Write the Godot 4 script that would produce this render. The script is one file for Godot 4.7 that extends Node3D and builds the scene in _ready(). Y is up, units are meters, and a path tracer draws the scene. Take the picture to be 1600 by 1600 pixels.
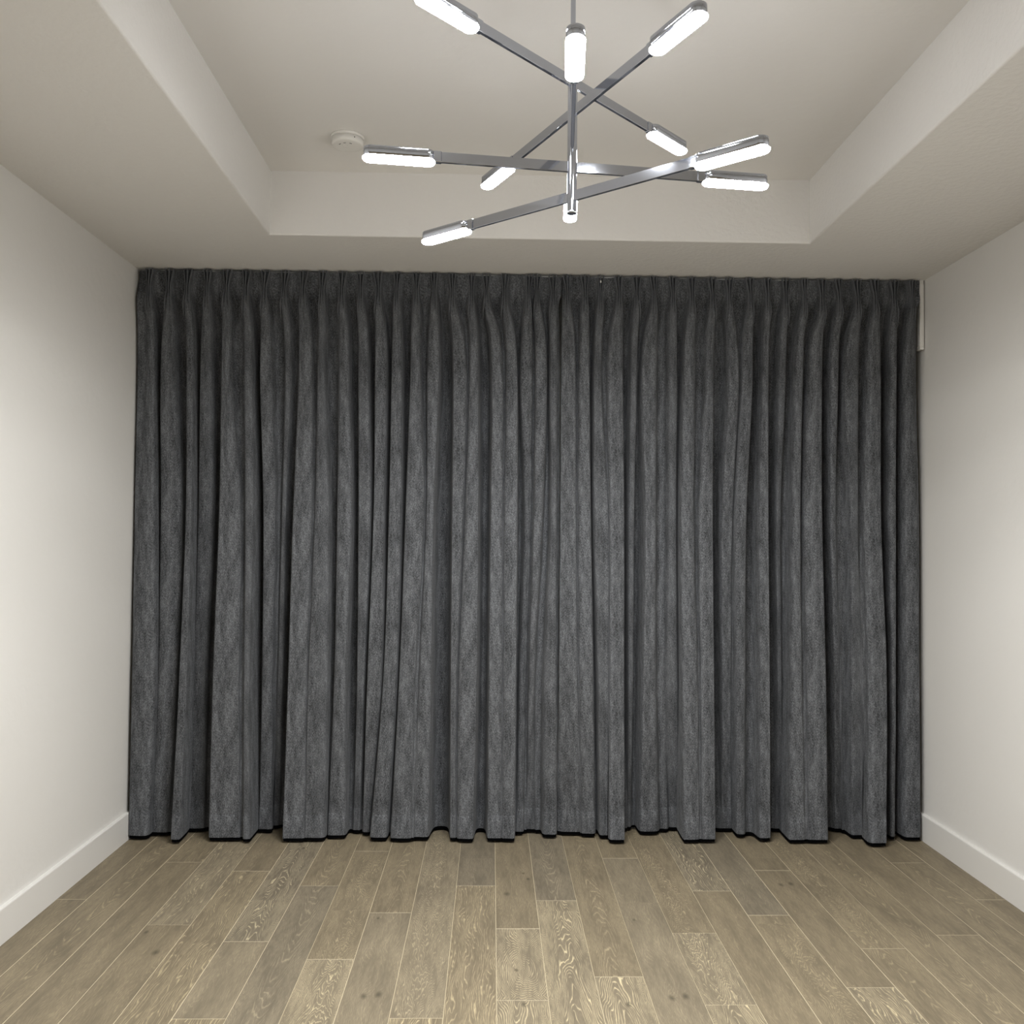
extends Node3D

# Room axes: x to the right, y up, the curtain wall towards -z. Metres.
const X_LEFT := -1.729
const X_RIGHT := 2.120
const Z_BACK := -4.62
const Z_FRONT := 0.80
const CEILING_Y := 2.74
const TRAY_Y := 3.017
const TRAY_LEFT := -0.963
const TRAY_RIGHT := 1.366
const TRAY_BACK := -3.884
const TRAY_FRONT := -0.73
const PLANK_WIDTH := 0.1625
const PLANK_TOP := 0.0

# Each fold of the curtain: pleat x, then at four heights (2.20, 1.58, 0.78 m and the hem) its left edge, right edge, front depth and the depth of the valley after it.
const LEFT_FOLDS := [
	[-1.659, -1.677, -1.631, -4.400, -4.470, -1.694, -1.618, -4.400, -4.500, -1.726, -1.599, -4.400, -4.480, -1.744, -1.615, -4.400, -4.460],
	[-1.564, -1.607, -1.536, -4.400, -4.460, -1.605, -1.498, -4.430, -4.460, -1.601, -1.509, -4.430, -4.460, -1.627, -1.542, -4.450, -4.460],
	[-1.475, -1.478, -1.444, -4.390, -4.470, -1.467, -1.437, -4.385, -4.480, -1.477, -1.438, -4.370, -4.500, -1.493, -1.449, -4.345, -4.500],
	[-1.380, -1.420, -1.362, -4.410, -4.470, -1.430, -1.353, -4.450, -4.500, -1.449, -1.381, -4.480, -4.520, -1.476, -1.389, -4.510, -4.530],
	[-1.288, -1.314, -1.265, -4.395, -4.440, -1.308, -1.207, -4.380, -4.410, -1.320, -1.197, -4.370, -4.390, -1.327, -1.179, -4.375, -4.385],
	[-1.196, -1.203, -1.160, -4.390, -4.480, -1.183, -1.140, -4.380, -4.500, -1.172, -1.142, -4.370, -4.500, -1.159, -1.123, -4.355, -4.500],
	[-1.107, -1.129, -1.070, -4.400, -4.450, -1.108, -1.046, -4.420, -4.460, -1.108, -1.055, -4.450, -4.490, -1.117, -1.055, -4.500, -4.530],
	[-1.012, -1.011, -0.977, -4.410, -4.450, -1.023, -0.998, -4.450, -4.490, -1.037, -1.009, -4.490, -4.530, -1.060, -1.035, -4.560, -4.570],
	[-0.923, -0.943, -0.876, -4.395, -4.430, -0.955, -0.866, -4.380, -4.400, -0.965, -0.877, -4.375, -4.385, -0.976, -0.873, -4.365, -4.375],
	[-0.830, -0.852, -0.812, -4.400, -4.450, -0.849, -0.782, -4.385, -4.450, -0.865, -0.774, -4.375, -4.440, -0.866, -0.776, -4.375, -4.430],
	[-0.735, -0.750, -0.698, -4.400, -4.470, -0.746, -0.675, -4.390, -4.480, -0.749, -0.691, -4.390, -4.490, -0.770, -0.684, -4.410, -4.500],
	[-0.645, -0.654, -0.602, -4.395, -4.480, -0.646, -0.585, -4.400, -4.500, -0.644, -0.604, -4.420, -4.510, -0.660, -0.628, -4.490, -4.500],
	[-0.559, -0.573, -0.515, -4.390, -4.480, -0.571, -0.519, -4.390, -4.490, -0.590, -0.520, -4.385, -4.480, -0.612, -0.578, -4.460, -4.470],
	[-0.469, -0.493, -0.441, -4.390, -4.480, -0.497, -0.436, -4.385, -4.490, -0.513, -0.446, -4.380, -4.480, -0.565, -0.483, -4.380, -4.460],
	[-0.376, -0.403, -0.351, -4.385, -4.440, -0.416, -0.327, -4.375, -4.400, -0.436, -0.360, -4.370, -4.385, -0.467, -0.370, -4.370, -4.380],
	[-0.289, -0.320, -0.261, -4.385, -4.490, -0.315, -0.279, -4.380, -4.500, -0.339, -0.281, -4.375, -4.510, -0.353, -0.286, -4.390, -4.540],
	[-0.202, -0.194, -0.129, -4.385, -4.410, -0.193, -0.137, -4.380, -4.400, -0.190, -0.159, -4.375, -4.390, -0.185, -0.158, -4.380, -4.385],
	[-0.109, -0.116, -0.070, -4.385, -4.480, -0.128, -0.063, -4.375, -4.500, -0.150, -0.061, -4.370, -4.500, -0.148, -0.072, -4.365, -4.510],
	[-0.035, -0.008, 0.048, -4.390, -4.420, -0.008, 0.050, -4.375, -4.390, -0.009, 0.055, -4.370, -4.378, -0.008, 0.056, -4.375, -4.378],
	[0.052, 0.063, 0.119, -4.385, -4.460, 0.060, 0.124, -4.375, -4.480, 0.064, 0.125, -4.370, -4.490, 0.065, 0.125, -4.370, -4.470],
	[0.167, 0.132, 0.191, -4.395, -4.430, 0.157, 0.192, -4.440, -4.450, 0.141, 0.175, -4.470, -4.480, 0.138, 0.169, -4.470, -4.500],
	[0.208, 0.206, 0.262, -4.385, -4.450, 0.202, 0.248, -4.390, -4.440, 0.185, 0.216, -4.420, -4.440, 0.186, 0.224, -4.510, -4.500],
	[0.286, 0.274, 0.312, -4.390, -4.450, 0.282, 0.316, -4.390, -4.450, 0.258, 0.323, -4.395, -4.450, 0.260, 0.334, -4.430, -4.480],
]
const RIGHT_FOLDS := [
	[0.357, 0.331, 0.402, -4.395, -4.420, 0.328, 0.406, -4.385, -4.400, 0.331, 0.417, -4.380, -4.390, 0.353, 0.443, -4.470, -4.455],
	[0.442, 0.417, 0.470, -4.390, -4.470, 0.418, 0.480, -4.385, -4.460, 0.430, 0.497, -4.380, -4.460, 0.453, 0.519, -4.445, -4.500],
	[0.517, 0.489, 0.527, -4.395, -4.420, 0.493, 0.561, -4.390, -4.395, 0.516, 0.566, -4.385, -4.386, 0.534, 0.574, -4.420, -4.400],
	[0.608, 0.557, 0.632, -4.385, -4.460, 0.569, 0.640, -4.375, -4.480, 0.573, 0.644, -4.370, -4.500, 0.572, 0.648, -4.355, -4.530],
	[0.695, 0.668, 0.702, -4.400, -4.460, 0.665, 0.696, -4.420, -4.500, 0.671, 0.699, -4.450, -4.530, 0.687, 0.706, -4.550, -4.575],
	[0.780, 0.724, 0.799, -4.400, -4.440, 0.743, 0.799, -4.400, -4.450, 0.735, 0.803, -4.400, -4.440, 0.736, 0.833, -4.480, -4.520],
	[0.871, 0.853, 0.900, -4.400, -4.460, 0.859, 0.903, -4.420, -4.460, 0.858, 0.915, -4.430, -4.470, 0.893, 0.948, -4.545, -4.550],
	[0.965, 0.926, 0.985, -4.390, -4.430, 0.914, 0.979, -4.380, -4.410, 0.921, 0.995, -4.370, -4.385, 0.927, 1.001, -4.360, -4.370],
	[1.065, 1.035, 1.076, -4.390, -4.460, 1.004, 1.072, -4.380, -4.490, 1.013, 1.078, -4.370, -4.510, 1.020, 1.085, -4.365, -4.530],
	[1.147, 1.148, 1.198, -4.390, -4.410, 1.123, 1.176, -4.420, -4.430, 1.135, 1.179, -4.460, -4.465, 1.155, 1.199, -4.530, -4.530],
	[1.251, 1.213, 1.266, -4.385, -4.470, 1.184, 1.240, -4.390, -4.470, 1.194, 1.241, -4.410, -4.450, 1.204, 1.247, -4.440, -4.470],
	[1.336, 1.313, 1.347, -4.395, -4.470, 1.296, 1.346, -4.390, -4.490, 1.299, 1.352, -4.385, -4.500, 1.297, 1.356, -4.385, -4.530],
	[1.424, 1.399, 1.437, -4.410, -4.460, 1.397, 1.425, -4.450, -4.470, 1.413, 1.438, -4.480, -4.490, 1.426, 1.458, -4.530, -4.535],
	[1.516, 1.473, 1.517, -4.395, -4.440, 1.459, 1.503, -4.390, -4.420, 1.450, 1.506, -4.380, -4.395, 1.434, 1.511, -4.360, -4.365],
	[1.604, 1.541, 1.610, -4.390, -4.470, 1.518, 1.606, -4.380, -4.490, 1.527, 1.620, -4.370, -4.510, 1.530, 1.625, -4.360, -4.550],
	[1.689, 1.652, 1.693, -4.400, -4.460, 1.659, 1.691, -4.430, -4.450, 1.693, 1.725, -4.480, -4.480, 1.714, 1.746, -4.530, -4.510],
	[1.778, 1.719, 1.792, -4.395, -4.450, 1.745, 1.789, -4.400, -4.420, 1.754, 1.804, -4.410, -4.405, 1.761, 1.811, -4.430, -4.400],
	[1.867, 1.834, 1.900, -4.390, -4.480, 1.813, 1.894, -4.380, -4.500, 1.825, 1.916, -4.370, -4.510, 1.801, 1.887, -4.315, -4.500],
	[1.959, 1.946, 1.981, -4.400, -4.470, 1.942, 1.980, -4.410, -4.490, 1.957, 1.982, -4.420, -4.500, 1.944, 1.969, -4.410, -4.500],
	[2.047, 2.019, 2.072, -4.400, -4.440, 2.016, 2.086, -4.400, -4.440, 2.020, 2.095, -4.400, -4.440, 2.008, 2.099, -4.400, -4.440],
]

var M := {}
var taken := {}


func _ready() -> void:
	# ---------------------------------------------------------------- camera, environment, exposure
	var camera := Camera3D.new()
	camera.name = "camera"
	camera.fov = 58.70
	camera.near = 0.05
	camera.position = Vector3(0.0, 1.449, 0.0)
	camera.rotation = Vector3(0.02927, -0.02207, 0.00923)
	add_child(camera)
	camera.current = true
	var around := WorldEnvironment.new()
	around.name = "environment"
	var e := Environment.new()
	e.background_mode = Environment.BG_COLOR
	e.background_color = Color(0.0, 0.0, 0.0)
	e.tonemap_mode = Environment.TONE_MAPPER_LINEAR
	e.tonemap_exposure = 0.97
	e.sdfgi_enabled = true
	e.ssao_enabled = true
	e.ssil_enabled = true
	around.environment = e
	add_child(around)

	make_materials()
	build_room()
	build_floor()
	build_chandelier()
	build_curtains()
	build_track()
	build_smoke_detector()


# ==================================================================== helpers
func numbered(called: String) -> String:
	if not taken.has(called):
		taken[called] = 0
		return called
	taken[called] += 1
	return "%s_%03d" % [called, taken[called]]


func tag(o: Node, label: String, category: String, group := "", kind := "") -> void:
	o.set_meta("label", label)
	o.set_meta("category", category)
	if group:
		o.set_meta("group", group)
	if kind:
		o.set_meta("kind", kind)


func starter() -> SurfaceTool:
	var st := SurfaceTool.new()
	st.begin(Mesh.PRIMITIVE_TRIANGLES)
	return st


func piece(called: String, mesh: Mesh, m: Material, parent: Node) -> MeshInstance3D:
	var o := MeshInstance3D.new()
	o.name = called
	o.mesh = mesh
	if m:
		o.material_override = m
	parent.add_child(o, true)
	return o


func flat_mesh(st: SurfaceTool) -> ArrayMesh:
	return st.commit()


func smooth_mesh(st: SurfaceTool) -> ArrayMesh:
	st.index()
	st.generate_normals()
	return st.commit()


func face(st: SurfaceTool, pts: Array, outward: Vector3, uvs: Array = []) -> void:
	# a flat convex face; the order is turned so that it runs clockwise seen from outside
	var n: Vector3 = (pts[1] - pts[0]).cross(pts[2] - pts[0]).normalized()
	var order := range(pts.size())
	if n.dot(outward) > 0.0:
		order.reverse()
	else:
		n = -n
	for i in range(1, pts.size() - 1):
		for k in [order[0], order[i], order[i + 1]]:
			st.set_normal(n)
			st.set_uv(uvs[k] if uvs.size() else Vector2(pts[k].x, pts[k].z))
			st.add_vertex(pts[k])


func bevel_box(st: SurfaceTool, lo: Vector3, hi: Vector3, b: float) -> void:
	var c := (lo + hi) * 0.5
	var h := (hi - lo) * 0.5
	var corner := func(s: Vector3, axis: int) -> Vector3:
		var p := Vector3(h.x - b, h.y - b, h.z - b)
		p[axis] = h[axis]
		return c + p * s
	for axis in 3:
		var u := (axis + 1) % 3
		var v := (axis + 2) % 3
		for s in [-1.0, 1.0]:
			var pts := []
			for k in [[-1, -1], [1, -1], [1, 1], [-1, 1]]:
				var sg := Vector3.ONE
				sg[axis] = s
				sg[u] = k[0]
				sg[v] = k[1]
				pts.append(corner.call(sg, axis))
			var out := Vector3.ZERO
			out[axis] = s
			face(st, pts, out)
	if b <= 0.0:
		return
	for axis in 3:
		var u := (axis + 1) % 3
		var v := (axis + 2) % 3
		for su in [-1.0, 1.0]:
			for sv in [-1.0, 1.0]:
				var s0 := Vector3.ONE
				s0[u] = su
				s0[v] = sv
				var s1 := s0
				s0[axis] = -1.0
				s1[axis] = 1.0
				var out := Vector3.ZERO
				out[u] = su
				out[v] = sv
				face(st, [corner.call(s0, u), corner.call(s1, u), corner.call(s1, v), corner.call(s0, v)], out)
	for k in 8:
		var s := Vector3(1.0 if k & 1 else -1.0, 1.0 if k & 2 else -1.0, 1.0 if k & 4 else -1.0)
		face(st, [corner.call(s, 0), corner.call(s, 1), corner.call(s, 2)], s)


func box_piece(called: String, lo: Vector3, hi: Vector3, b: float, m: Material, parent: Node) -> MeshInstance3D:
	var st := starter()
	bevel_box(st, lo, hi, b)
	return piece(called, flat_mesh(st), m, parent)


func grid(st: SurfaceTool, rows: Array, closed := false, uvs: Array = []) -> void:
	# smooth sheet through rows of points; closed joins the ends of each row
	st.set_smooth_group(0)
	var n: int = rows[0].size()
	for r in range(rows.size() - 1):
		for i in (n if closed else n - 1):
			var j := (i + 1) % n
			for k in [[r, i], [r + 1, i], [r, j], [r, j], [r + 1, i], [r + 1, j]]:
				if uvs.size():
					st.set_uv(uvs[k[0]][k[1]])
				st.add_vertex(rows[k[0]][k[1]])


func lathe(profile: Array, sides: int) -> ArrayMesh:
	# profile of (radius, height) from the top down, turned about y
	var st := starter()
	var rows := []
	for p in profile:
		var row := PackedVector3Array()
		for i in sides:
			var a := -TAU * i / sides
			row.append(Vector3(maxf(p.x, 0.00001) * cos(a), p.y, maxf(p.x, 0.00001) * sin(a)))
		rows.append(row)
	grid(st, rows, true)
	return smooth_mesh(st)


func stadium(half_length: float, radius: float, y: float, n: int) -> PackedVector3Array:
	# an outline along x with round ends
	var row := PackedVector3Array()
	for i in n:
		var a := -TAU * (i + 0.5) / n
		row.append(Vector3(radius * cos(a) + signf(cos(a)) * (half_length - radius), y, radius * sin(a)))
	return row


func stadium_mesh(rings: Array, n := 36) -> ArrayMesh:
	# rings of (half length, radius, height) from the top down, closed at both ends
	var st := starter()
	var rows := []
	var first: Vector3 = rings[0]
	var last: Vector3 = rings[rings.size() - 1]
	rows.append(stadium(first.x - first.y + 0.0002, 0.0001, first.z, n))
	for r in rings:
		rows.append(stadium(r.x, r.y, r.z, n))
	rows.append(stadium(last.x - last.y + 0.0002, 0.0001, last.z, n))
	grid(st, rows, true)
	return smooth_mesh(st)


# ==================================================================== materials
func plain(c: Color, rough: float, metal := 0.0) -> StandardMaterial3D:
	var m := StandardMaterial3D.new()
	m.albedo_color = c
	m.roughness = rough
	m.metallic = metal
	return m


func relief(m: StandardMaterial3D, frequency: float, tile: float, strength: float, noise_seed: int) -> void:
	var n := FastNoiseLite.new()
	n.noise_type = FastNoiseLite.TYPE_SIMPLEX_SMOOTH
	n.frequency = frequency
	n.fractal_octaves = 3
	n.seed = noise_seed
	var t := NoiseTexture2D.new()
	t.noise = n
	t.width = 512
	t.height = 512
	t.seamless = true
	t.as_normal_map = true
	t.bump_strength = 4.0
	m.normal_enabled = true
	m.normal_texture = t
	m.normal_scale = strength
	m.uv1_triplanar = true
	m.uv1_world_triplanar = true
	m.uv1_scale = Vector3.ONE / tile


func make_materials() -> void:
	M.wall = plain(Color8(231, 229, 225), 0.75)
	relief(M.wall, 0.03, 0.9, 0.10, 11)
	M.ceiling = plain(Color8(231, 229, 226), 0.8)
	relief(M.ceiling, 0.035, 0.55, 0.30, 12)
	M.tray = plain(Color8(231, 229, 226), 0.8)
	relief(M.tray, 0.03, 0.9, 0.10, 13)
	M.trim = plain(Color8(233, 231, 227), 0.38)
	M.subfloor = plain(Color8(70, 62, 52), 0.9)
	M.chrome = plain(Color8(184, 188, 198), 0.07, 1.0)
	M.diffuser = plain(Color8(250, 248, 244), 0.45)
	M.diffuser.emission_enabled = true
	M.diffuser.emission = Color(1.0, 1.0, 0.995)
	M.diffuser.emission_energy_multiplier = 140.0
	M.plastic = plain(Color8(232, 230, 226), 0.42)
	M.plastic_grey = plain(Color8(120, 119, 117), 0.5)
	M.slot = plain(Color8(46, 45, 44), 0.8)
	M.white_metal = plain(Color8(226, 225, 220), 0.35)
	M.hook = plain(Color8(236, 236, 232), 0.4)
	M.cloth = cloth_material(Color8(125, 128, 133))
	M.lining_gap_shade = plain(Color8(9, 9, 10), 0.95)  # near-black, so its strip below the hem stands in for the shadow gap
	M.lining_gap_shade.metallic_specular = 0.1


func cloth_material(c: Color) -> StandardMaterial3D:
	# chenille: fine upright slubs, a cross weave and soft worn blotches
	var w := 512
	var fine := noise_of(21, 3)
	var blotch := noise_of(22, 3)
	var thread := noise_of(23, 1)
	var bytes := PackedByteArray()
	bytes.resize(w * w * 3)
	var rough := PackedByteArray()
	rough.resize(w * w * 3)
	for y in w:
		for x in w:
			# blend over the edges so that the tile repeats without a seam
			var a := cloth_value(fine, blotch, thread, x, y)
			var fx := clampf((x - w * 0.85) / (w * 0.15), 0.0, 1.0)
			var fy := clampf((y - w * 0.85) / (w * 0.15), 0.0, 1.0)
			if fx > 0.0 or fy > 0.0:
				var b := cloth_value(fine, blotch, thread, x - w, y) if fx > 0.0 else a
				a = lerpf(a, b, fx)
				if fy > 0.0:
					var d := cloth_value(fine, blotch, thread, x, y - w)
					if fx > 0.0:
						d = lerpf(d, cloth_value(fine, blotch, thread, x - w, y - w), fx)
					a = lerpf(a, d, fy)
			var v := clampf(0.72 + 0.37 * a, 0.2, 1.0)
			var k := (y * w + x) * 3
			bytes[k] = int(255.0 * v)
			bytes[k + 1] = int(254.0 * v)
			bytes[k + 2] = int(253.0 * v)
			var h := int(clampf(128.0 + 90.0 * a, 0.0, 255.0))
			rough[k] = h
			rough[k + 1] = h
			rough[k + 2] = h
	var m := plain(c, 0.92)
	m.albedo_texture = ImageTexture.create_from_image(Image.create_from_data(w, w, false, Image.FORMAT_RGB8, bytes))
	var bump := Image.create_from_data(w, w, false, Image.FORMAT_RGB8, rough)
	bump.convert(Image.FORMAT_RGBA8)
	bump.bump_map_to_normal_map(1.0)
	m.normal_enabled = true
	m.normal_texture = ImageTexture.create_from_image(bump)
	m.normal_scale = 0.25
	m.rim_enabled = true
	m.rim = 0.35
	m.rim_tint = 0.6
	m.metallic_specular = 0.2
	return m


func cloth_value(fine: FastNoiseLite, blotch: FastNoiseLite, thread: FastNoiseLite, x: float, y: float) -> float:
	var a := fine.get_noise_2d(x * 0.20, y * 0.07) * 0.8
	a += thread.get_noise_2d(x * 0.11, y * 0.40) * 0.28
	a += blotch.get_noise_2d(x * 0.06, y * 0.012) * 0.38
	a += blotch.get_noise_2d(x * 0.018 + 40.0, y * 0.003) * 0.45
	return a


func noise_of(noise_seed: int, octaves := 1) -> FastNoiseLite:
	var n := FastNoiseLite.new()
	n.noise_type = FastNoiseLite.TYPE_SIMPLEX_SMOOTH
	n.frequency = 1.0
	n.seed = noise_seed
	n.fractal_type = FastNoiseLite.FRACTAL_FBM if octaves > 1 else FastNoiseLite.FRACTAL_NONE
	n.fractal_octaves = octaves
	return n


# ==================================================================== the room
func structure(called: String, lo: Vector3, hi: Vector3, b: float, m: Material, label: String, category: String) -> MeshInstance3D:
	var o := box_piece(called, lo, hi, b, m, self)
	tag(o, label, category, "", "structure")
	return o


func build_room() -> void:
	var t := 0.12
	var top := TRAY_Y + 0.12
	structure("wall_left", Vector3(X_LEFT - t, -0.05, Z_BACK - t), Vector3(X_LEFT, top, Z_FRONT + t), 0.0, M.wall, "off-white painted wall left of the curtains", "wall")
	structure("wall_right", Vector3(X_RIGHT, -0.05, Z_BACK - t), Vector3(X_RIGHT + t, top, Z_FRONT + t), 0.0, M.wall, "off-white painted wall beside the white curtain motor", "wall")
	structure("wall_back", Vector3(X_LEFT, -0.05, Z_BACK - t), Vector3(X_RIGHT, top, Z_BACK), 0.0, M.wall, "wall hidden behind the charcoal curtains", "wall")
	structure("wall_front", Vector3(X_LEFT, -0.05, Z_FRONT), Vector3(X_RIGHT, top, Z_FRONT + t), 0.0, M.wall, "off-white wall facing the curtains", "wall")

	# ceiling: a flat soffit around the room and a recessed tray with plumb sides
	var root := Node3D.new()
	root.name = "ceiling"
	add_child(root)
	tag(root, "off-white tray ceiling with a wide soffit around its recess", "ceiling", "", "structure")
	var loop := func(l: float, r: float, b: float, f: float, y: float) -> Array:
		return [Vector3(l, y, b), Vector3(r, y, b), Vector3(r, y, f), Vector3(l, y, f)]
	var rings := [loop.call(X_LEFT, X_RIGHT, Z_BACK, Z_FRONT, TRAY_Y + 0.12), loop.call(X_LEFT, X_RIGHT, Z_BACK, Z_FRONT, CEILING_Y)]
	var corner := 0.007
	for k in 5:
		var a := PI * 0.5 * k / 4.0
		var g := corner * (1.0 - sin(a))
		rings.append(loop.call(TRAY_LEFT - g, TRAY_RIGHT + g, TRAY_BACK - g, TRAY_FRONT + g, CEILING_Y + corner * (1.0 - cos(a))))
	rings.append(loop.call(TRAY_LEFT, TRAY_RIGHT, TRAY_BACK, TRAY_FRONT, TRAY_Y))
	var st := starter()
	var mid := Vector3((TRAY_LEFT + TRAY_RIGHT) * 0.5, 0.0, (TRAY_BACK + TRAY_FRONT) * 0.5)
	for r in range(1, rings.size() - 1):
		for i in 4:
			var j := (i + 1) % 4
			var pts := [rings[r][i], rings[r][j], rings[r + 1][j], rings[r + 1][i]]
			var c: Vector3 = (pts[0] + pts[1] + pts[2] + pts[3]) * 0.25
			var inwards := mid - c
			inwards.y = 0.0
			face(st, pts, Vector3.DOWN * 0.2 + inwards.normalized() * (0.0 if r == 1 else 1.0))
	for i in 4:
		var j := (i + 1) % 4
		face(st, [rings[rings.size() - 1][i], rings[rings.size() - 1][j], rings[0][j], rings[0][i]], Vector3.UP)
	piece("soffit", flat_mesh(st), M.ceiling, root)
	box_piece("tray_panel", Vector3(TRAY_LEFT - 0.02, TRAY_Y, TRAY_BACK - 0.02), Vector3(TRAY_RIGHT + 0.02, TRAY_Y + 0.10, TRAY_FRONT + 0.02), 0.0, M.tray, root)

	# baseboards with an eased top edge
	baseboard("baseboard_left", Vector3(X_LEFT, 0.0, Z_FRONT), Vector3(X_LEFT, 0.0, Z_BACK), Vector3.RIGHT, "white baseboard along the wall left of the curtains")
	baseboard("baseboard_right", Vector3(X_RIGHT, 0.0, Z_FRONT), Vector3(X_RIGHT, 0.0, Z_BACK), Vector3.LEFT, "white baseboard along the wall with the curtain motor")
	baseboard("baseboard_back", Vector3(X_LEFT + 0.016, 0.0, Z_BACK), Vector3(X_RIGHT - 0.016, 0.0, Z_BACK), Vector3.BACK, "white baseboard behind the charcoal curtains")
	baseboard("baseboard_front", Vector3(X_LEFT + 0.016, 0.0, Z_FRONT), Vector3(X_RIGHT - 0.016, 0.0, Z_FRONT), Vector3.FORWARD, "white baseboard along the wall facing the curtains")


func baseboard(called: String, a: Vector3, b: Vector3, out: Vector3, label: String) -> void:
	var profile := [Vector2(0, 0.0), Vector2(0.016, 0.0), Vector2(0.016, 0.122), Vector2(0.0155, 0.1252), Vector2(0.0138, 0.1276), Vector2(0.011, 0.1288), Vector2(0.0, 0.129)]
	var st := starter()
	for i in range(profile.size() - 1):
		var p: Vector2 = profile[i]
		var q: Vector2 = profile[i + 1]
		var n := out * (q.y - p.y) + Vector3.UP * (p.x - q.x)
		if i == 0:
			n = Vector3.DOWN
		face(st, [a + out * p.x + Vector3.UP * p.y, b + out * p.x + Vector3.UP * p.y, b + out * q.x + Vector3.UP * q.y, a + out * q.x + Vector3.UP * q.y], n)
	for e in [a, b]:
		var cap := []
		for p in profile:
			cap.append(e + out * p.x + Vector3.UP * p.y)
		face(st, cap, (e - (a + b) * 0.5))
	var o := piece(called, flat_mesh(st), M.trim, self)
	tag(o, label, "baseboard", "", "structure")


# ==================================================================== the floor
# Boards of each row from the curtain towards the room: the end joints (z) and, for each board, its figure and tone.
# figures: 0 plain, 1 faint arches, 2 strong arches, 3 straight, 4 strong straight, 5 wavy, 6 strong wavy, 7 burl, 8 plain with knots, 9 faint straight
const ROWS := [
	[[-3.70, -2.10], [0, 9, 0], [0, 0, 1]],
	[[-2.62], [1, 0], [0, 1]],
	[[-4.118, -2.55], [3, 0, 1], [0, 0, 1]],
	[[-3.461, -1.90], [3, 8, 0], [1, 0, 1]],
	[[-4.01, -2.42], [0, 3, 1], [0, 0, 0]],
	[[-3.32, -2.795, -1.75], [2, 0, 4, 1], [2, 1, 0, 0]],
	[[-3.843, -2.27], [1, 1, 0], [0, 2, 1]],
	[[-4.262, -3.181, -2.13], [1, 5, 6, 0], [0, 0, 1, 0]],
	[[-3.571, -2.00], [1, 8, 5], [0, 1, 0]],
	[[-2.796, -1.74], [5, 4, 0], [1, 0, 0]],
	[[-3.845, -2.27], [0, 3, 1], [2, 0, 1]],
	[[-3.427, -2.901, -1.85], [8, 7, 2, 0], [0, 1, 1, 0]],
	[[-3.69, -2.12], [1, 2, 0], [2, 1, 0]],
	[[-3.055, -2.00], [1, 2, 5], [0, 1, 0]],
	[[-4.174, -2.60], [9, 8, 1], [0, 1, 0]],
	[[-3.388, -2.871, -1.82], [5, 6, 2, 0], [0, 1, 1, 0]],
	[[-3.791, -2.22], [4, 0, 3], [2, 0, 1]],
	[[-3.548, -1.97], [9, 5, 0], [2, 0, 0]],
	[[-4.025, -2.979, -1.92], [0, 8, 4, 1], [0, 0, 1, 0]],
	[[-3.261, -2.21], [5, 1, 0], [0, 0, 1]],
	[[-2.45], [1, 0], [0, 0]],
	[[-3.371, -1.80], [0, 9, 1], [0, 0, 0]],
	[[-4.122, -2.55], [0, 1, 3], [0, 0, 1]],
	[[-3.70, -2.12], [9, 0, 1], [0, 0, 0]],
]


func build_floor() -> void:
	var root := structure("floor", Vector3(X_LEFT, -0.05, Z_BACK), Vector3(X_RIGHT, PLANK_TOP - 0.014, Z_FRONT), 0.0, M.subfloor, "taupe oak plank floor with pale limed grain and seams", "floor")
	var rng := RandomNumberGenerator.new()
	rng.seed = 5
	var tones := [Color8(250, 248, 244), Color8(255, 255, 255), Color8(238, 239, 242)]
	var boards := []
	for kind in 10:
		var set_of := []
		for variant in (2 if kind in [0, 1, 3, 5, 8, 9] else 1):
			var t := ImageTexture.create_from_image(wood_image(kind, 100 + kind * 7 + variant))
			var by_tone := []
			for tone in tones:
				var m := plain(tone, 0.5)
				m.albedo_texture = t
				m.metallic_specular = 0.35
				by_tone.append(m)
			set_of.append(by_tone)
		boards.append(set_of)
	var seam := plain(Color8(196, 184, 158), 0.6)
	for k in ROWS.size():
		var x0 := 0.030 + PLANK_WIDTH * (k - 11)
		var row: Array = ROWS[k]
		var ends := [Z_BACK]
		ends.append_array(row[0])
		var z: float = ends[ends.size() - 1]
		var figures: Array = row[1].duplicate()
		var shades: Array = row[2].duplicate()
		while z < Z_FRONT - 0.6:
			z += [0.525, 1.05, 1.05, 1.575][rng.randi_range(0, 3)]
			if z > Z_FRONT - 0.2:
				break
			ends.append(z)
		ends.append(Z_FRONT)
		for i in range(ends.size() - 1):
			var figure: int = figures[i] if i < figures.size() else [0, 1, 3, 9, 5][rng.randi_range(0, 4)]
			var shade: int = shades[i] if i < shades.size() else rng.randi_range(0, 1)
			var set_of: Array = boards[figure]
			var by_tone: Array = set_of[rng.randi_range(0, set_of.size() - 1)]
			var m: Material = by_tone[shade]
			plank(root, maxf(x0, X_LEFT), minf(x0 + PLANK_WIDTH, X_RIGHT), ends[i], ends[i + 1], x0, rng, m, seam)


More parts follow.
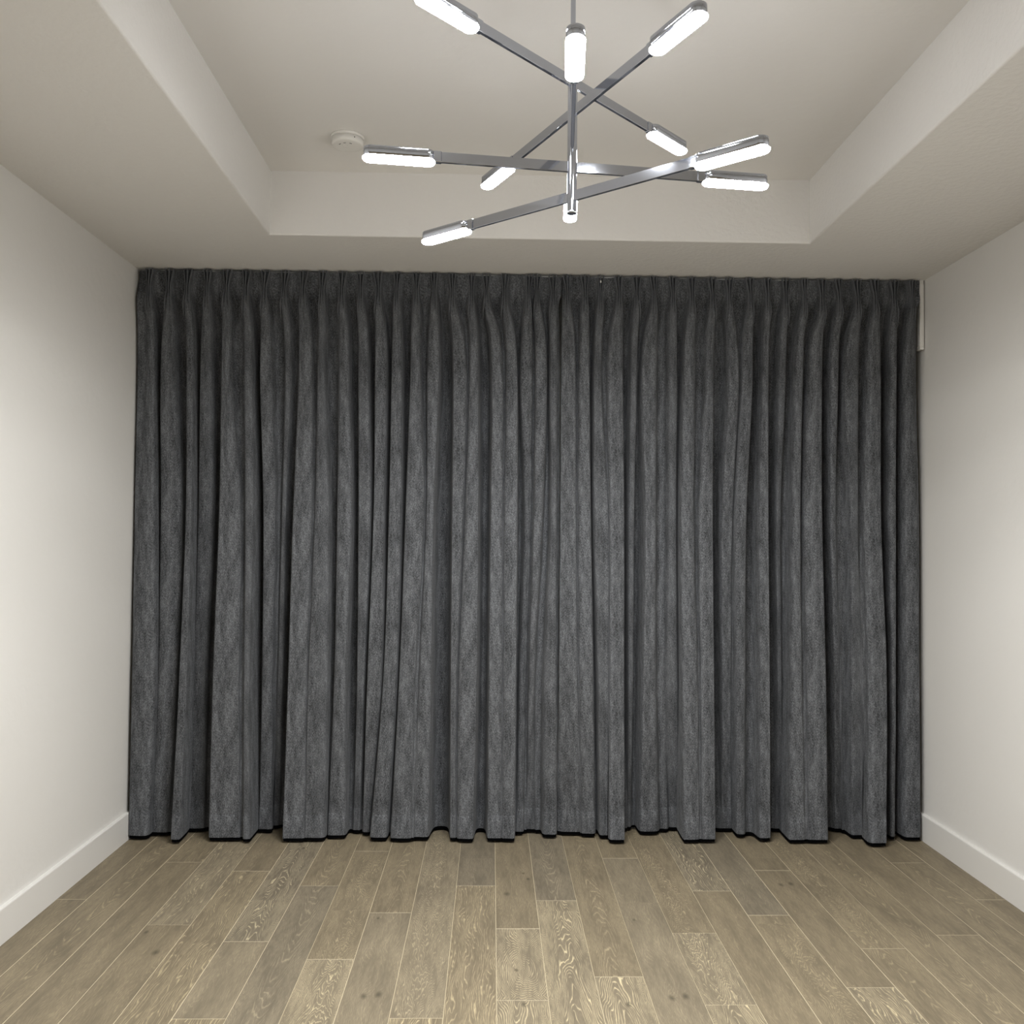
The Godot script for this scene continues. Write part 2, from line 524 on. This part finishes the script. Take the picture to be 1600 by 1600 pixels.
func plank(root: Node, xa: float, xb: float, za: float, zb: float, x0: float, rng: RandomNumberGenerator, m: Material, seam: Material) -> void:
	var b := rng.randf_range(0.0006, 0.0014)
	var y := PLANK_TOP + rng.randf_range(-0.0002, 0.0002)
	var low := y - 0.0012
	var off := rng.randf()
	var flip := rng.randf() < 0.5
	var turn := rng.randf() < 0.5
	var place := func(p: Vector3) -> Vector2:
		var u := (p.x - x0) / PLANK_WIDTH
		var v := (p.z - za) / 1.7
		return Vector2(1.0 - u if flip else u, off + (-v if turn else v))
	var st := starter()
	var t := [Vector3(xa + b, y, za + b), Vector3(xb - b, y, za + b), Vector3(xb - b, y, zb - b), Vector3(xa + b, y, zb - b)]
	var o := [Vector3(xa, low, za), Vector3(xb, low, za), Vector3(xb, low, zb), Vector3(xa, low, zb)]
	var g := [Vector3(xa, y - 0.0145, za), Vector3(xb, y - 0.0145, za), Vector3(xb, y - 0.0145, zb), Vector3(xa, y - 0.0145, zb)]
	face(st, t, Vector3.UP, t.map(place))
	var mesh := flat_mesh(st)
	st = starter()
	var c := Vector3((xa + xb) * 0.5, y, (za + zb) * 0.5)
	for i in 4:
		var j := (i + 1) % 4
		var out: Vector3 = (t[i] + t[j]) * 0.5 - c
		face(st, [t[i], t[j], o[j], o[i]], Vector3.UP * 0.5 + out.normalized())
		face(st, [o[i], o[j], g[j], g[i]], out)
	st.commit(mesh)
	mesh.surface_set_material(0, m)
	mesh.surface_set_material(1, seam)
	piece("plank", mesh, null, root)


func wood_image(kind: int, wood_seed: int) -> Image:
	# brushed oak, 0.1625 m by 1.7 m: taupe wood with pale pigment left in the pores of the grain
	var w := 192
	var h := 1536
	var rng := RandomNumberGenerator.new()
	rng.seed = wood_seed
	var slow := noise_of(wood_seed, 2)
	var mid := noise_of(wood_seed + 1, 2)
	var pore := noise_of(wood_seed + 2, 1)
	var uc := rng.randf_range(-0.025, 0.025)
	var knots := []
	if kind == 8:
		for i in 3:
			knots.append([rng.randf_range(-0.06, 0.06), rng.randf_range(0.1, 1.6), rng.randf_range(0.006, 0.013)])
	elif kind == 7:
		for i in 5:
			knots.append([rng.randf_range(-0.04, 0.04), 0.17 + 0.34 * i, 0.007])
	elif kind == 2:
		knots.append([rng.randf_range(-0.03, 0.03), rng.randf_range(0.4, 1.3), 0.009])
	var strength: float = [0.16, 0.36, 0.92, 0.55, 0.90, 0.45, 0.80, 0.85, 0.18, 0.24][kind]
	var bytes := PackedByteArray()
	bytes.resize(w * h * 3)
	for py in h:
		var v := 1.7 * py / h
		var wander := slow.get_noise_2d(v * 1.6, 7.3)
		for px in w:
			var u := 0.1625 * ((px + 0.5) / w - 0.5)
			var n1 := slow.get_noise_2d(u * 14.0, v * 2.4)
			var n2 := mid.get_noise_2d(u * 60.0, v * 9.0)
			var du := u - uc - 0.02 * wander
			var phase := 0.0
			match kind:
				0, 8, 9:
					phase = u * 150.0 + n1 * 3.5 + n2 * 0.5
				1:
					phase = 13.0 * (v + 180.0 * du * du + 0.10 * n1) + n2 * 0.30
				2:
					phase = 16.0 * (v + 135.0 * du * du + 0.20 * n1) + n2 * 0.30
				3, 4:
					phase = (u + 0.02 * wander) * 125.0 + n1 * 2.6 + n2 * 0.5
				5, 6:
					phase = 26.0 * (v + 85.0 * du * du + 0.16 * n1) + n2 * 0.9
				7:
					var vv := fposmod(v, 0.34) - 0.17
					var d := sqrt(du * du + 0.16 * vv * vv)
					phase = d * 200.0 + n1 * 2.4 + n2 * 0.5
			var knot := 0.0
			for k in knots:
				var kd: float = sqrt(pow(u - k[0], 2.0) + pow((v - k[1]) * 0.55, 2.0)) / k[2]
				knot = maxf(knot, clampf(1.25 - kd + 0.3 * n2, 0.0, 1.0))
				phase += 3.0 / (0.6 + kd)
			var line := pow(0.5 + 0.5 * cos(TAU * phase), 9.0) * clampf(0.85 + 0.9 * n2 + 0.7 * n1, 0.1, 1.0)
			var fleck := clampf(pore.get_noise_2d(u * 620.0, v * 26.0) * 2.4 - 0.7, 0.0, 1.0)
			var pale := clampf(line * strength + fleck * 0.32 * (0.6 + 0.6 * n1), 0.0, 1.0)
			var tone := 1.0 + 0.07 * n1 + 0.05 * n2 + 0.03 * wander
			var r := 128.0 * tone
			var g := 118.0 * tone
			var b := 100.0 * tone
			r = lerpf(r, 216.0, pale)
			g = lerpf(g, 201.0, pale)
			b = lerpf(b, 164.0, pale)
			var dark := 1.0 - 0.28 * knot
			var at := (py * w + px) * 3
			bytes[at] = clampi(int(r * dark), 0, 255)
			bytes[at + 1] = clampi(int(g * dark), 0, 255)
			bytes[at + 2] = clampi(int(b * dark), 0, 255)
	return Image.create_from_data(w, h, false, Image.FORMAT_RGB8, bytes)


# ==================================================================== the chandelier
func build_chandelier() -> void:
	var root := Node3D.new()
	root.name = "chandelier"
	root.position = Vector3(0.197, 2.282, -2.306)
	add_child(root)
	tag(root, "chrome chandelier with five crossed arms ending in glowing white light bars", "chandelier")
	var base := root.position.y
	var up := func(y: float) -> float: return y - base
	var top: float = up.call(TRAY_Y)
	piece("canopy", lathe([Vector2(0, top), Vector2(0.064, top), Vector2(0.065, top - 0.003), Vector2(0.065, top - 0.020), Vector2(0.062, top - 0.024), Vector2(0.012, top - 0.026), Vector2(0.0, top - 0.026)], 48), M.chrome, root)
	piece("stem", lathe([Vector2(0.0065, top - 0.024), Vector2(0.0065, up.call(2.755))], 20), M.chrome, root)
	var tube_top: float = up.call(2.761)
	var tube := piece("tube", lathe([Vector2(0, tube_top), Vector2(0.010, tube_top), Vector2(0.0118, tube_top - 0.0012), Vector2(0.0125, tube_top - 0.003), Vector2(0.0125, 0.006), Vector2(0.0125, 0.0055)], 32), M.chrome, root)
	piece("end_cap", lathe([Vector2(0.0129, 0.006), Vector2(0.0132, 0.0055), Vector2(0.0132, 0.002), Vector2(0.0125, 0.0005), Vector2(0.011, 0.0), Vector2(0.0, 0.0)], 32), M.chrome, tube)

	var heights := [2.624, 2.545, 2.464, 2.403, 2.327]
	var angles := [133.9, 64.5, 94.3, 172.4, 220.4]
	var bar := starter()
	bevel_box(bar, Vector3(-0.356, -0.013, -0.0045), Vector3(0.356, 0.013, 0.0045), 0.0006)
	var bar_mesh := flat_mesh(bar)
	# housing and diffuser of one light bar, centred on it, long axis x
	var housing_mesh := stadium_mesh([Vector3(0.0835, 0.0155, 0.0135), Vector3(0.0860, 0.0180, 0.0128), Vector3(0.0872, 0.0192, 0.0115), Vector3(0.0875, 0.0195, 0.0100), Vector3(0.0875, 0.0195, -0.0120)])
	var diffuser_mesh := stadium_mesh([Vector3(0.0895, 0.0195, -0.0115), Vector3(0.0903, 0.0203, -0.0122), Vector3(0.0905, 0.0205, -0.0135), Vector3(0.0898, 0.0198, -0.0165), Vector3(0.0880, 0.0180, -0.0188), Vector3(0.0850, 0.0150, -0.0200), Vector3(0.0780, 0.0080, -0.0204)])
	var neck := starter()
	bevel_box(neck, Vector3(-0.011, -0.0142, -0.0075), Vector3(0.011, 0.0142, 0.0075), 0.0015)
	var neck_mesh := flat_mesh(neck)
	for i in 5:
		var arm := piece("arm", bar_mesh, M.chrome, root)
		arm.position = Vector3(0.0, heights[i] - base, 0.0)
		arm.rotation.y = -deg_to_rad(angles[i])
		for s in [-1.0, 1.0]:
			var at := Vector3(0.441 * s, 0.0, 0.0)
			piece("lamp_housing", housing_mesh, M.chrome, arm).position = at
			piece("light_diffuser", diffuser_mesh, M.diffuser, arm).position = at
			piece("collar", neck_mesh, M.chrome, arm).position = Vector3(0.346 * s, 0.0, 0.0)
			var lamp := AreaLight3D.new()
			lamp.name = "lamp"
			lamp.area_size = Vector2(0.165, 0.034)
			lamp.light_color = Color(1.0, 1.0, 0.995)
			lamp.light_energy = 0.75
			lamp.area_range = 12.0
			lamp.area_attenuation = 2.0
			lamp.shadow_enabled = true
			lamp.position = at + Vector3(0.0, -0.0225, 0.0)
			lamp.rotation.x = -PI / 2.0
			arm.add_child(lamp, true)


# ==================================================================== the curtains
func build_curtains() -> void:
	curtain(LEFT_FOLDS, -1.724, 0.3295, "charcoal pinch-pleat curtain panel reaching the wall without the motor", true)
	curtain(RIGHT_FOLDS, 0.3305, 2.092, "charcoal pinch-pleat curtain panel ending beside the white motor", false)


func curtain(folds: Array, x_start: float, x_end: float, label: String, is_left: bool) -> void:
	var root := Node3D.new()
	root.name = numbered("curtain")
	root.position = Vector3((x_start + x_end) * 0.5, 0.026, -4.42)
	add_child(root)
	tag(root, label, "curtain", "pair of charcoal curtains")
	var from := root.position
	var n := folds.size()
	# the heights at which the folds are known, from the header down
	var ys := [2.733, 2.670, 2.645, 2.585, 2.45, 2.201, 1.579, 0.777, 0.026]
	var known := []   # per height: nodes of (x, z)
	for l in ys.size():
		var nodes := []
		var data := []
		for i in n:
			var f: Array = folds[i]
			var c: float = f[0]
			var d: Array
			if l == 0:
				d = [c - 0.014, c + 0.014, -4.398, -4.400]
			elif l == 1:
				d = [c - 0.009, c + 0.009, -4.397, -4.402]
			elif l == 2:
				d = [c - 0.008, c + 0.008, -4.389, -4.404]
			elif l == 3:
				d = [c - 0.017, c + 0.017, -4.370, -4.428]
			elif l == 4:
				d = [lerpf(c - 0.017, f[1], 0.7), lerpf(c + 0.017, f[2], 0.7), lerpf(-4.375, f[3], 0.6), lerpf(-4.44, f[4], 0.65)]
			else:
				var k := 1 + 4 * (l - 5)
				d = [f[k], f[k + 1], f[k + 2], maxf(f[k + 2] + (f[k + 3] - f[k + 2]) * [1.25, 1.3, 1.25, 1.0][l - 5], -4.585)]
			data.append(d)
		for i in n:
			var d: Array = data[i]
			var a: float = d[0]
			var b: float = d[1]
			if i == 0:
				var edge := maxf(x_start, minf(a - 0.004, -1.715 if is_left else 10.0))
				if l >= 7 and is_left:
					edge = -1.7105
				elif not is_left:
					edge = minf(x_start, a - 0.010)
				a = maxf(a, edge + 0.004)
				nodes.append(Vector2(edge, d[2] - (0.010 if is_left else 0.018)))
			var before: float = data[i - 1][3] if i > 0 else d[2] - 0.02
			var w := b - a
			var ea := clampf((d[2] - before) * 0.30, 0.0, 0.016)
			var eb := clampf((d[2] - d[3]) * 0.30, 0.0, 0.016)
			nodes.append(Vector2(a, d[2] - ea))
			nodes.append(Vector2(a + 0.22 * w, d[2]))
			nodes.append(Vector2(b - 0.22 * w, d[2]))
			nodes.append(Vector2(b, d[2] - eb))
			if i < n - 1:
				var next: float = data[i + 1][0]
				var g := next - b
				nodes.append(Vector2(b + 0.20 * g, d[3]))
				nodes.append(Vector2(b + 0.80 * g, d[3]))
			else:
				var edge := (0.3285 if l < 3 else b + 0.012)
				if not is_left:
					edge = minf(maxf(b + 0.008, x_end if l < 3 else b), 2.099)
				nodes.append(Vector2(edge, d[2] - (0.004 if l < 3 else 0.030 if is_left else 0.016)))
		for i in nodes.size():
			nodes[i].x = minf(nodes[i].x, 0.3295 - 0.0008 * (nodes.size() - 1 - i)) if is_left else clampf(nodes[i].x, 0.3305 + 0.0008 * i, 2.092)
		known.append(nodes)
	# rows down the cloth; every node runs along a smooth curve through the known heights
	var count: int = known[0].size()
	var heights := []
	for y in [2.733, 2.715, 2.695, 2.672, 2.658, 2.64, 2.625, 2.608, 2.592, 2.57, 2.545, 2.515, 2.48, 2.44]:
		heights.append(y)
	for k in 36:
		heights.append(lerpf(2.39, 0.026, k / 35.0))
	var wobble := noise_of(31 if is_left else 32, 2)
	var rows := []
	var uvs := []
	for y in heights:
		var l := 0
		while l < ys.size() - 2 and y < ys[l + 1]:
			l += 1
		var t: float = (y - ys[l]) / (ys[l + 1] - ys[l])
		var nodes := []
		for i in count:
			var p0: Vector2 = known[maxi(l - 1, 0)][i]
			var p1: Vector2 = known[l][i]
			var p2: Vector2 = known[l + 1][i]
			var p3: Vector2 = known[mini(l + 2, ys.size() - 1)][i]
			var h := absf(ys[l + 1] - ys[l])
			var m1: Vector2 = (p2 - p0) / (absf(ys[l + 1] - ys[maxi(l - 1, 0)])) * h
			var m2: Vector2 = (p3 - p1) / (absf(ys[mini(l + 2, ys.size() - 1)] - ys[l])) * h
			var t2 := t * t
			var t3 := t2 * t
			var p := p1 * (2 * t3 - 3 * t2 + 1) + m1 * (t3 - 2 * t2 + t) + p2 * (-2 * t3 + 3 * t2) + m2 * (t3 - t2)
			var free := clampf((2.55 - y) / 0.6, 0.0, 1.0)
			p.y += 0.0035 * free * wobble.get_noise_2d(p.x * 22.0, y * 1.3)
			nodes.append(p)
		var row := PackedVector3Array()
		var uv := PackedVector2Array()
		var along := 0.0
		for i in range(count - 1):
			var p0: Vector2 = nodes[maxi(i - 1, 0)]
			var p1: Vector2 = nodes[i]
			var p2: Vector2 = nodes[i + 1]
			var p3: Vector2 = nodes[mini(i + 2, count - 1)]
			for k in (4 if i < count - 2 else 5):
				var s := k / 4.0
				var p := 0.5 * ((2.0 * p1) + (p2 - p0) * s + (2.0 * p0 - 5.0 * p1 + 4.0 * p2 - p3) * s * s + (3.0 * p1 - p0 - 3.0 * p2 + p3) * s * s * s)
				var q := Vector3(p.x, y, p.y) - from
				if y > 2.73:
					q.y -= 0.0035 - 0.007 * wobble.get_noise_2d(p.x * 5.0, 3.0)
				if row.size():
					along += row[row.size() - 1].distance_to(q)
				row.append(q)
				uv.append(Vector2(along / 0.42, y / 0.42))
		rows.append(row)
		uvs.append(uv)
	# one run of arc lengths for every row, so that the weave hangs straight down each fold
	var run := 0.0
	var across := PackedFloat32Array([0.0])
	for i in range(1, rows[0].size()):
		var sum := 0.0
		for row in rows:
			sum += row[i].distance_squared_to(row[i - 1])
		run += sqrt(sum / rows.size())
		across.append(run / 0.42)
	for k in uvs.size():
		var uv: PackedVector2Array = uvs[k]
		for i in uv.size():
			uv[i] = Vector2(across[i], uv[i].y)
		uvs[k] = uv
	var st := starter()
	grid(st, rows, false, uvs)
	piece("drape", smooth_mesh(st), M.cloth, root)
	# lining: second layer behind the face cloth, also painting the shadow under the hem
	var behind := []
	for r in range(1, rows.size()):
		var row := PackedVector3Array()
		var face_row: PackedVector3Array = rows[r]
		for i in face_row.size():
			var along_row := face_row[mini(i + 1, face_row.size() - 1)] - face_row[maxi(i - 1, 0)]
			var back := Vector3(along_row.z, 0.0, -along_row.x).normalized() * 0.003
			var p := face_row[i] + back + Vector3(0.0, -0.016 if r == rows.size() - 1 else 0.0, 0.0)  # last row drops below the hem as the painted dark gap
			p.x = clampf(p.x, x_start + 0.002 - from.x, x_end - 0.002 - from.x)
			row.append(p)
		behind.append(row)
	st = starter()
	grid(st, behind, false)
	piece("lining_gap_shade", smooth_mesh(st), M.lining_gap_shade, root)
	# hem: the turned-up band along the bottom, a little proud of the drape
	var band := []
	var band_uv := []
	for r in 3:
		var row := PackedVector3Array()
		var uv := PackedVector2Array()
		var low: PackedVector3Array = rows[rows.size() - 1]
		var high: PackedVector3Array = rows[rows.size() - 3]
		for i in low.size():
			var t: float = [0.78, 0.75, 0.0][r]
			var p: Vector3 = low[i].lerp(high[i], t)
			p.z += [0.0, 0.0022, 0.0022][r]
			if r == 2:
				p.y -= 0.001
			row.append(p)
			uv.append(Vector2(uvs[uvs.size() - 1][i].x, (p.y + from.y) / 0.42))
		band.append(row)
		band_uv.append(uv)
	st = starter()
	grid(st, band, false, band_uv)
	piece("hem", smooth_mesh(st), M.cloth, root)
	# pinch pleats: three fingers gathered below the header
	var rng := RandomNumberGenerator.new()
	rng.seed = 40 + n
	for i in n:
		var x: float = folds[i][0]
		pleat(root, Vector3(x, 0.0, 0.0) - from, rng)
	if not is_left:
		var hook := piece("hook", lathe([Vector2(0, 0.006), Vector2(0.003, 0.005), Vector2(0.0035, 0.0), Vector2(0.003, -0.005), Vector2(0, -0.006)], 10), M.hook, root)
		hook.position = Vector3(0.517, 2.700, -4.374) - from


func pleat(root: Node, at: Vector3, rng: RandomNumberGenerator) -> void:
	var st := starter()
	var lean := rng.randf_range(-0.005, 0.005)
	var spread := rng.randf_range(0.014, 0.020)
	for finger in [-1.0, 0.0, 1.0]:
		var rows := []
		var shift := rng.randf_range(-0.002, 0.002)
		for k in 18:
			var t := k / 17.0
			var y := lerpf(2.733, 2.505, t)
			# wide at the top, gathered at 2.65 m, opening again along the fold below
			var pinch := clampf(absf(y - 2.648) / (0.080 if y > 2.648 else 0.10), 0.0, 1.0)
			var x: float = at.x + lean * clampf((y - 2.648) / 0.08, 0.0, 1.0) + (finger * spread + shift) * lerpf(0.40, 1.0 if y > 2.648 else 0.85, pow(pinch, 1.2))
			var below := clampf((2.645 - y) / 0.06, 0.0, 1.0)
			var z: float = -4.393 + (0.004 if finger == 0.0 else 0.0) * (1.0 - below) + 0.010 * (1.0 - pinch) * (1.0 - below) + 0.019 * below - 0.016 * clampf((2.58 - y) / 0.075, 0.0, 1.0)
			var r := lerpf(0.0031, 0.0042, pinch) * (1.0 if k < 13 else lerpf(1.0, 0.3, (k - 13) / 4.0))
			var row := PackedVector3Array()
			for j in 8:
				var a := -TAU * j / 8.0
				row.append(Vector3(x + r * 0.8 * cos(a), y + at.y, z + at.z + r * 3.4 * sin(a)))
			rows.append(row)
		grid(st, rows, true)
	piece("pinch_pleat", smooth_mesh(st), M.cloth, root)


func build_track() -> void:
	var root := Node3D.new()
	root.name = "curtain_track"
	root.position = Vector3(0.19, CEILING_Y, -4.445)
	add_child(root)
	tag(root, "slim white ceiling track carrying the charcoal curtains", "curtain track")
	var st := starter()
	bevel_box(st, Vector3(-1.905, -0.017, -0.012), Vector3(1.915, 0.0, 0.012), 0.0015)
	piece("rail", flat_mesh(st), M.white_metal, root)

	var motor := Node3D.new()
	motor.name = "curtain_motor"
	motor.position = Vector3(2.104, 2.396, -4.420)
	add_child(motor)
	tag(motor, "slim white curtain motor hanging upright in the corner beside the curtain", "motor")
	st = starter()
	bevel_box(st, Vector3(-0.0105, 0.012, -0.022), Vector3(0.0105, 0.326, 0.022), 0.003)
	piece("body", flat_mesh(st), M.plastic, motor)
	st = starter()
	bevel_box(st, Vector3(-0.0102, 0.0, -0.0215), Vector3(0.0102, 0.0125, 0.0215), 0.002)
	piece("end_cap", flat_mesh(st), M.plastic, motor)
	st = starter()
	bevel_box(st, Vector3(-0.009, 0.3255, -0.020), Vector3(0.009, 0.344, 0.020), 0.001)
	piece("mount", flat_mesh(st), M.white_metal, motor)


func build_smoke_detector() -> void:
	var root := Node3D.new()
	root.name = "smoke_detector"
	root.position = Vector3(-0.580, TRAY_Y, -3.539)
	add_child(root)
	tag(root, "round white smoke detector on the tray ceiling", "smoke detector")
	piece("base", lathe([Vector2(0, 0), Vector2(0.0640, 0.0), Vector2(0.0650, -0.002), Vector2(0.0650, -0.0085), Vector2(0.0635, -0.0095), Vector2(0.0600, -0.0100), Vector2(0, -0.0100)], 48), M.plastic, root)
	piece("body", lathe([Vector2(0.0590, -0.0095), Vector2(0.0590, -0.0120), Vector2(0.0615, -0.0130), Vector2(0.0615, -0.0300), Vector2(0.0600, -0.0335), Vector2(0.0560, -0.0360), Vector2(0.0500, -0.0372), Vector2(0.0300, -0.0380), Vector2(0, -0.0380)], 48), M.plastic, root)
	for k in 3:
		var a := deg_to_rad([60.0, 100.0, 140.0][k])
		box_at("vent_slot", Vector3(0.034 * cos(a), -0.0380, 0.034 * sin(a)), Vector3(0.010, 0.0012, 0.003), M.slot, root).rotation.y = -a + PI / 2
	var button := piece("test_button", lathe([Vector2(0.0, -0.0378), Vector2(0.0095, -0.0378), Vector2(0.0095, -0.0392), Vector2(0.0085, -0.0398), Vector2(0, -0.0400)], 24), M.plastic, root)
	button.position = Vector3(-0.008, 0.0, 0.006)
	var eye := piece("indicator", lathe([Vector2(0, 0.002), Vector2(0.0028, 0.002), Vector2(0.0028, -0.0005), Vector2(0, -0.0012)], 14), M.slot, root)
	eye.position = Vector3(0.034, -0.0215, 0.0505)
	eye.rotation = Vector3(-PI / 2, 0.0, 0.0)


func box_at(called: String, at: Vector3, size: Vector3, m: Material, parent: Node) -> MeshInstance3D:
	var st := starter()
	bevel_box(st, -size * 0.5, size * 0.5, 0.0003)
	var o := piece(called, flat_mesh(st), m, parent)
	o.position = at
	return o
